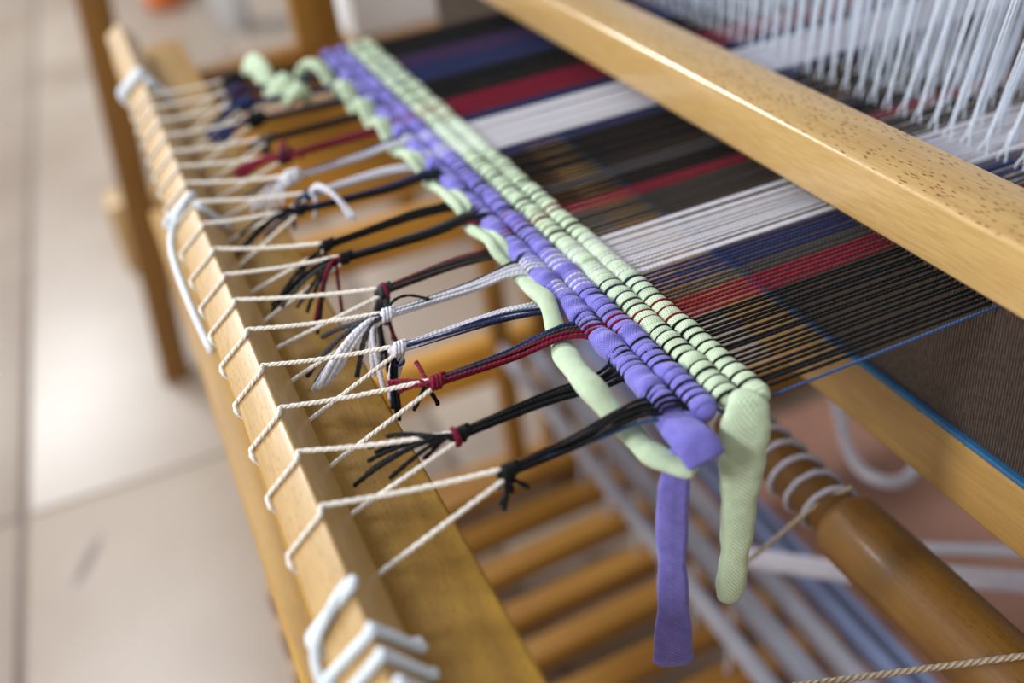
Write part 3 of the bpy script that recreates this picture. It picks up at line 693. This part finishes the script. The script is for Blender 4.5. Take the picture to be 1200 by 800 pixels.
# thick white tie cords round the stick
def tie(label, turns_y, r, extra=None, grp='white ropes round the stick'):
    parts = []
    y0 = turns_y[0]; n = len(turns_y)-1
    path = around(lambda t: float(np.interp(t, range(len(turns_y)), turns_y)), r, turns=n, start=0)
    path = path+rng.normal(0, 0.0002, path.shape)
    parts.append(tube_arrays(catmull(path, 5), r, n=12, lobes=3, lobe_amp=0.06, pitch=0.012))
    if extra:
        for e in extra: parts.append(tube_arrays(catmull(e, 10), r, n=12, lobes=3, lobe_amp=0.06, pitch=0.012))
    J = join(parts)
    o = link('white_rope', mesh_np('white_rope', J[0], J[1], M['thickcord'], J[2]))
    return tag(o, label, 'cord', grp)
tie('thick white cord wound three times round the near end of the stick', [0.262, 0.2385, 0.2270, 0.2155], 0.0019,
    [[(0.0200, 0.2610, 0.0022), (0.0110, 0.2560, -0.0028), (0.0028, 0.2500, -0.0110), (0.0015, 0.2380, -0.024), (0.0010, 0.225, -0.042)]])
tie('thick white cord looped over the middle of the stick, its end hanging on the left', [0.612, 0.598], 0.0022,
    [[(0.0200, 0.611, 0.0026), (0.0100, 0.602, -0.004), (0.0022, 0.590, -0.0125), (0.0000, 0.570, -0.020), (0.0010, 0.535, -0.030), (0.0034, 0.5050, -0.042)]])
tie('thick white cord wrapped round the far end of the stick, blurred', [0.880, 0.868, 0.856], 0.0028)

# ------------------------------------------------------------------ beater: hand rail, reed, sley
beat = thing('beater', 'beech beater with square hand rail over a steel reed bound in blue', 'beater', (0.31, 0.55, -0.07))
bm = bmesh.new(); box_bm(bm, (0.2910, 0.03, 0.0125), (0.3285, 1.02, 0.0425))
finish(bm, 'hand_rail', M['beech_rail'], beat, 0.0026, 4)
bm = bmesh.new(); box_bm(bm, (0.3030, 0.03, -0.113), (0.340, 1.02, -0.0762))
finish(bm, 'sley', M['sley_wood'], beat, 0.0030, 3)
box('reed_binding', (0.3040, 0.05, -0.0766), (0.3140, 1.00, -0.0738), M['bluetape'], beat, 0.0008)['label'] = 'blue binding along the foot of the reed'
parts = []
pitch = 0.00158; nd = int(0.93/pitch); V = []; F = []
for i in range(nd):
    y = 0.065+i*pitch
    b0 = len(V)
    for x in (0.3068, 0.3122):
        for yy in (y-0.00032, y+0.00032):
            for z in (-0.0742, 0.0135): V.append((x, yy, z))
    F += [[b0+a for a in f] for f in ((0, 1, 3, 2), (4, 6, 7, 5), (0, 4, 5, 1), (2, 3, 7, 6))]
rw = link('reed_wires', mesh_np('reed_wires', V, F, M['steel'], None, False), None, kind='stuff')
rw.parent = beat; rw.matrix_parent_inverse = Matrix.Translation(beat.location).inverted()
for y0 in (1.00, 0.03):
    box('beater_arm', (0.315, y0, -0.664), (0.338, y0+0.022, -0.112), M['beech_amber_z'], beat, 0.002)

# ------------------------------------------------------------------ heddles on four shafts
STRIPES = []
for i in range(NY):
    c = colour(YI[i], i)
    if not STRIPES or STRIPES[-1][0] != c: STRIPES.append([c, []])
    STRIPES[-1][1].append(i)
def stripe_of(i):
    same = {}
    for c, ids in STRIPES:
        same[c] = same.get(c, 0)+1
        if i in ids:
            n = same[c]; tot = sum(1 for d, _ in STRIPES if d == c)
            if tot == 1: return ('single ' if len(ids) == 1 else '') + c + ' warp stripe'
            return ('nearest', 'second nearest', 'third nearest', 'fourth nearest', 'fifth nearest')[n-1] + ' ' + c + ' warp stripe'
def heddle_mesh():
    parts = []
    for s in (-1, 1):
        P = catmull([(0, s*0.0012, -0.150), (0, s*0.0010, -0.06), (0, s*0.0006, -0.012), (0, s*0.0020, -0.0045), (0, s*0.0026, 0), (0, s*0.0020, 0.0045), (0, s*0.0006, 0.012), (0, s*0.0010, 0.06), (0, s*0.0012, 0.150)], 3)
        parts.append(tube_arrays(P, 0.00055, n=6, caps=False))
    J = join(parts)
    return mesh_np('heddle', J[0], J[1], M['heddle'], J[2])
hm = heddle_mesh(); h0 = link('heddle', hm)
for i in range(NY):
    h = h0 if i == 0 else h0.copy()
    if i: COL.objects.link(h)
    h.location = (HX[i % 4], YI[i], 0)
    lean = 0.30*max(0, 0.62-YI[i])/0.3*1.0+rng.normal(0, 0.006)
    h.rotation_euler = (lean, rng.normal(0.06, 0.03), 0)
    st = stripe_of(i)
    h['label'] = 'white string heddle, one of those threaded with the ' + st; h['category'] = 'heddle'; h['group'] = 'heddles on the ' + st
for n_, hx in enumerate(HX):
    nm = ('first', 'second', 'third', 'fourth')[n_]
    t = thing('heddle_shaft', nm + ' heddle shaft back from the hand rail, two thin beech slats', 'heddle shaft', (hx, 0.55, -0.15), 'heddle shafts')
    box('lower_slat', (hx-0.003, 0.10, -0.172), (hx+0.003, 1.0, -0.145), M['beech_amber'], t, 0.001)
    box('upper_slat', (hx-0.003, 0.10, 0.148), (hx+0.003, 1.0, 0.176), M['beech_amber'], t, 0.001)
    for yy in (0.085, 1.0): box('end_stick', (hx-0.003, yy, -0.172), (hx+0.003, yy+0.015, 0.176), M['beech_amber_z'], t, 0.001)

# ------------------------------------------------------------------ under the warp
# round roller with cord turns
rol = thing('cloth_roller', 'round amber wooden roller under the beater, thicker at its near end', 'roller', (0.285, 0.5, -0.165))
def lathe_y(name, prof, cx, cz, mat, parent, n=28):
    P = np.array([(cx, y, cz) for y, r in prof]); V = []; F = []
    th = np.linspace(0, 2*np.pi, n, endpoint=False)
    for y, r in prof: V += [(cx+r*math.cos(a), y, cz+r*math.sin(a)) for a in th]
    for i in range(len(prof)-1):
        for j in range(n): F.append([i*n+j, i*n+(j+1) % n, (i+1)*n+(j+1) % n, (i+1)*n+j])
    o = link(name, mesh_np(name, V, F, mat, None)); 
    if parent is not None: o.parent = parent; o.matrix_parent_inverse = Matrix.Translation(parent.location).inverted()
    return o
RX, RZ = 0.2880, -0.165
lathe_y('thin_section', [(0.340, 0.002), (0.340, 0.0138), (1.028, 0.0138), (1.03, 0.001)], RX, RZ, M['roller_wood'], rol)
lathe_y('thick_section', [(0.0, 0.002), (0.001, 0.0202), (0.333, 0.0202), (0.3395, 0.0172), (0.340, 0.002)], RX, RZ, M['roller_wood'], rol)
th_ = np.linspace(0, 2*np.pi*7, 300)
hy = 0.346+0.0155*th_/(2*np.pi)
P = np.stack([RX+0.0154*np.cos(th_), hy, RZ+0.0154*np.sin(th_)], -1)
o = tube('cord_wrap', P, 0.0017, M['ribbon'], rol, n=8, lobes=3, lobe_amp=0.1, pitch=0.01)
o['label'] = 'pale cord wound in open turns'
P = catmull([(0.298, 0.346, -0.150), (0.2775, 0.350, -0.157), (0.245, 0.358, -0.185), (0.225, 0.363, -0.1955)], 30)
tag(tube('taut_cord', P, 0.0013, M['tancord'], None, n=8, lobes=3, lobe_amp=0.13, pitch=0.006), 'tan cord running from the roller behind the hanging green end', 'cord')
P = np.linspace((0.05, 0.289, -0.13), (0.44, 0.152, -0.13), 500)
tag(tube('taut_cord', P, 0.0014, M['tancord'], None, n=10, lobes=3, lobe_amp=0.16, pitch=0.0062), 'twisted tan cord stretched across the bottom right corner', 'cord')

# treadles: seven long wooden pedals
TY = (0.585, 0.650, 0.712, 0.772, 0.838, 0.905, 0.972)
TL = ['nearest of the seven long wooden treadles', 'second wooden treadle from the near side', 'third wooden treadle from the near side', 'middle one of the seven wooden treadles',
      'third wooden treadle from the far side', 'second wooden treadle from the far side', 'wooden treadle nearest the far side rail']
for i, y in enumerate(TY):
    t = thing('treadle', TL[i], 'treadle', (0.02, y, -0.715), 'treadles under the loom')
    r_ = Matrix.Rotation(math.radians(-3.2 if i % 2 else -4.0), 3, 'Y')
    box('pedal', (0.0, y-0.0155, -0.660), (0.47, y+0.0155, -0.636), M['beech_amber_x'], t, 0.003, r_, (0.0, y, -0.66))
    box('hinge_block', (-0.02, y-0.014, FLOOR), (0.03, y+0.014, -0.648), M['beech_amber_x'], t, 0.002)
    P = catmull([(0.370, y, -0.612), (0.372, y-0.004, -0.54), (0.370, y-0.01, -0.485)], 6)
    tag(tube('tie_up_cord', P, 0.0022, M['ribbon'], None, n=6), 'white tie up cord rising from the ' + ('nearest', 'second', 'third', 'fourth', 'fifth', 'sixth', 'farthest')[i] + ' treadle', 'cord', 'tie up cords')
# lamms: slim painted bars lying across above the treadles
for i, (x, wd, mt) in enumerate(((0.318, 0.010, 'lamm_grey'), (0.352, 0.017, 'lamm_grey'), (0.388, 0.013, 'lamm_grey'), (0.418, 0.010, 'lamm_blue'), (0.440, 0.007, 'lamm_blue'))):
    lab = ('narrow pale grey lamm, leftmost of the bars under the beater', 'broad pale grey lamm under the hanging green end', 'grey lamm in the middle of the bars under the beater',
           'blue lamm under the roller beside the grey ones', 'thin blue lamm, rightmost of the bars under the roller')[i]
    o = box('lamm', (x-wd/2, 0.06, -0.450-0.008*i), (x+wd/2, 0.98, -0.428-0.008*i), M[mt], None, 0.003)
    tag(o, lab, 'lamm', 'lamms above the treadles')
# white webbing and hanging loop
def ribbon(name, pts, w, th, mat, label, cat, upv=(0, 0, 1)):
    P = catmull(pts, 12)
    o = tube(name, P, 1.0, mat, None, n=10, flat=(w, th), up=upv, caps=False); return tag(o, label, cat)
ribbon('webbing_strap', [(0.324, 0.498, -0.351), (0.328, 0.495, -0.350), (0.393, 0.438, -0.350), (0.443, 0.407, -0.350), (0.520, 0.350, -0.350)], 0.0085, 0.0022, M['ribbon'], 'white webbing strap crossing beneath the roller', 'strap')
ribbon('webbing_strap', [(0.428, 0.451, -0.351), (0.437, 0.444, -0.350), (0.493, 0.408, -0.350), (0.56, 0.36, -0.350)], 0.0060, 0.0020, M['ribbon'], 'narrower white strap to the right of the roller, above the longer strap', 'strap')
P = catmull([(0.504, 0.640, -0.30), (0.492, 0.593, -0.35), (0.475, 0.563, -0.35), (0.465, 0.530, -0.35), (0.473, 0.508, -0.35), (0.492, 0.505, -0.35), (0.520, 0.515, -0.34)], 12)
tag(tube('hanging_loop', P, 0.0052, M['ribbon'], None, n=10), 'pale cord hanging in a loop between roller and sley', 'cord')
# thin red brown slab laid flat over the floor past the treadles
o = box('floor_slab', (0.455, 0.02, FLOOR), (1.60, 0.99, FLOOR+0.018), M['card_brown'], None, 0.004)
tag(o, 'thin red brown slab lying on the floor under the beater', 'board')

# ------------------------------------------------------------------ background
tr = thing('trestle', 'blurred wooden trestle with leaning legs on the tiles left of the loom', 'trestle', (0.12, 1.62, FLOOR))
def bar(name, a, b, w, d, mat, parent):
    a = Vector(a); b = Vector(b); dirv = (b-a)
    bm = bmesh.new(); box_bm(bm, (-w/2, -d/2, 0), (w/2, d/2, dirv.length))
    q = dirv.to_track_quat('Z', 'Y').to_matrix().to_4x4(); q.translation = a
    bmesh.ops.transform(bm, matrix=q, verts=bm.verts)
    return finish(bm, name, mat, parent, 0.003)
bar('leg', (-0.056, 1.62, -0.722), (0.052, 1.62, 0.33), 0.046, 0.046, M['leg_wood'], tr)
bar('leg', (0.620, 1.62, -0.722), (0.512, 1.62, 0.33), 0.046, 0.046, M['leg_wood'], tr)
box('top_bar', (0.0, 1.592, 0.325), (0.565, 1.648, 0.375), M['beech_amber_x'], tr, 0.004)
o = box('wooden_block', (-0.090, 2.05, FLOOR), (0.040, 2.14, FLOOR+0.145), M['beech_pale'], None, 0.005)
tag(o, 'squat wooden block on the tiles behind the trestle leg', 'block')
bk = thing('bucket', 'small white plastic bucket on the tiles beyond the loom', 'bucket', (0.425, 3.62, FLOOR))
def lathe(name, prof, c, mat, parent, n=24):
    V = []; F = []
    th = np.linspace(0, 2*np.pi, n, endpoint=False)
    for r, z in prof: V += [(c[0]+r*math.cos(a), c[1]+r*math.sin(a), c[2]+z) for a in th]
    for i in range(len(prof)-1):
        for j in range(n): F.append([i*n+j, i*n+(j+1) % n, (i+1)*n+(j+1) % n, (i+1)*n+j])
    o = link(name, mesh_np(name, V, F, mat, None))
    if parent is not None: o.parent = parent; o.matrix_parent_inverse = Matrix.Translation(parent.location).inverted()
    return o
lathe('body', [(0.001, 0), (0.052, 0), (0.088, 0.25), (0.093, 0.255), (0.088, 0.258), (0.080, 0.252), (0.040, 0.01), (0.001, 0.01)], (0.425, 3.62, FLOOR), M['plastic_white'], bk)
a = np.linspace(0, math.pi, 16)
tube('handle', np.stack([0.425+0.090*np.cos(a), np.full(16, 3.62), FLOOR+0.245+0.05*np.sin(a)], -1), 0.003, M['plastic_white'], bk, n=6)
def bag(name, c, r, h, mat, label):
    prof = [(0.001, 0), (r*0.8, 0), (r, h*0.3), (r*0.9, h*0.7), (r*0.4, h*0.93), (0.001, h)]
    o = lathe(name, prof, c, mat, None, 16)
    return tag(o, label, 'bag')
bag('cloth_bag', (0.26, 4.10, FLOOR), 0.075, 0.12, M['orange'], 'small orange cloth bag on the floor far beyond the loom')
bag('cloth_bag', (0.37, 4.25, FLOOR), 0.065, 0.11, M['lightgreen'], 'small pale green cloth bag beside the orange one')
# white box on a low bench beyond the far edge of the cloth
bn = thing('bench', 'low wooden bench beyond the loom carrying a white box', 'bench', (0.65, 1.98, FLOOR))
box('bench_top', (0.42, 1.86, -0.355), (0.95, 2.10, -0.3225), M['beech_amber_x'], bn, 0.004)
for x in (0.44, 0.89):
    for y in (1.87, 2.05): box('leg', (x, y, FLOOR), (x+0.04, y+0.04, -0.354), M['beech_amber_z'], bn, 0.003)
wb = thing('card_box', 'white card box with a lid on the bench beyond the cloth', 'box', (0.505, 1.96, -0.3225))
box('body', (0.420, 1.88, -0.3225), (0.592, 2.04, -0.155), M['boxwhite'], wb, 0.003)
box('lid', (0.417, 1.877, -0.160), (0.595, 2.043, -0.120), M['boxwhite'], wb, 0.003)
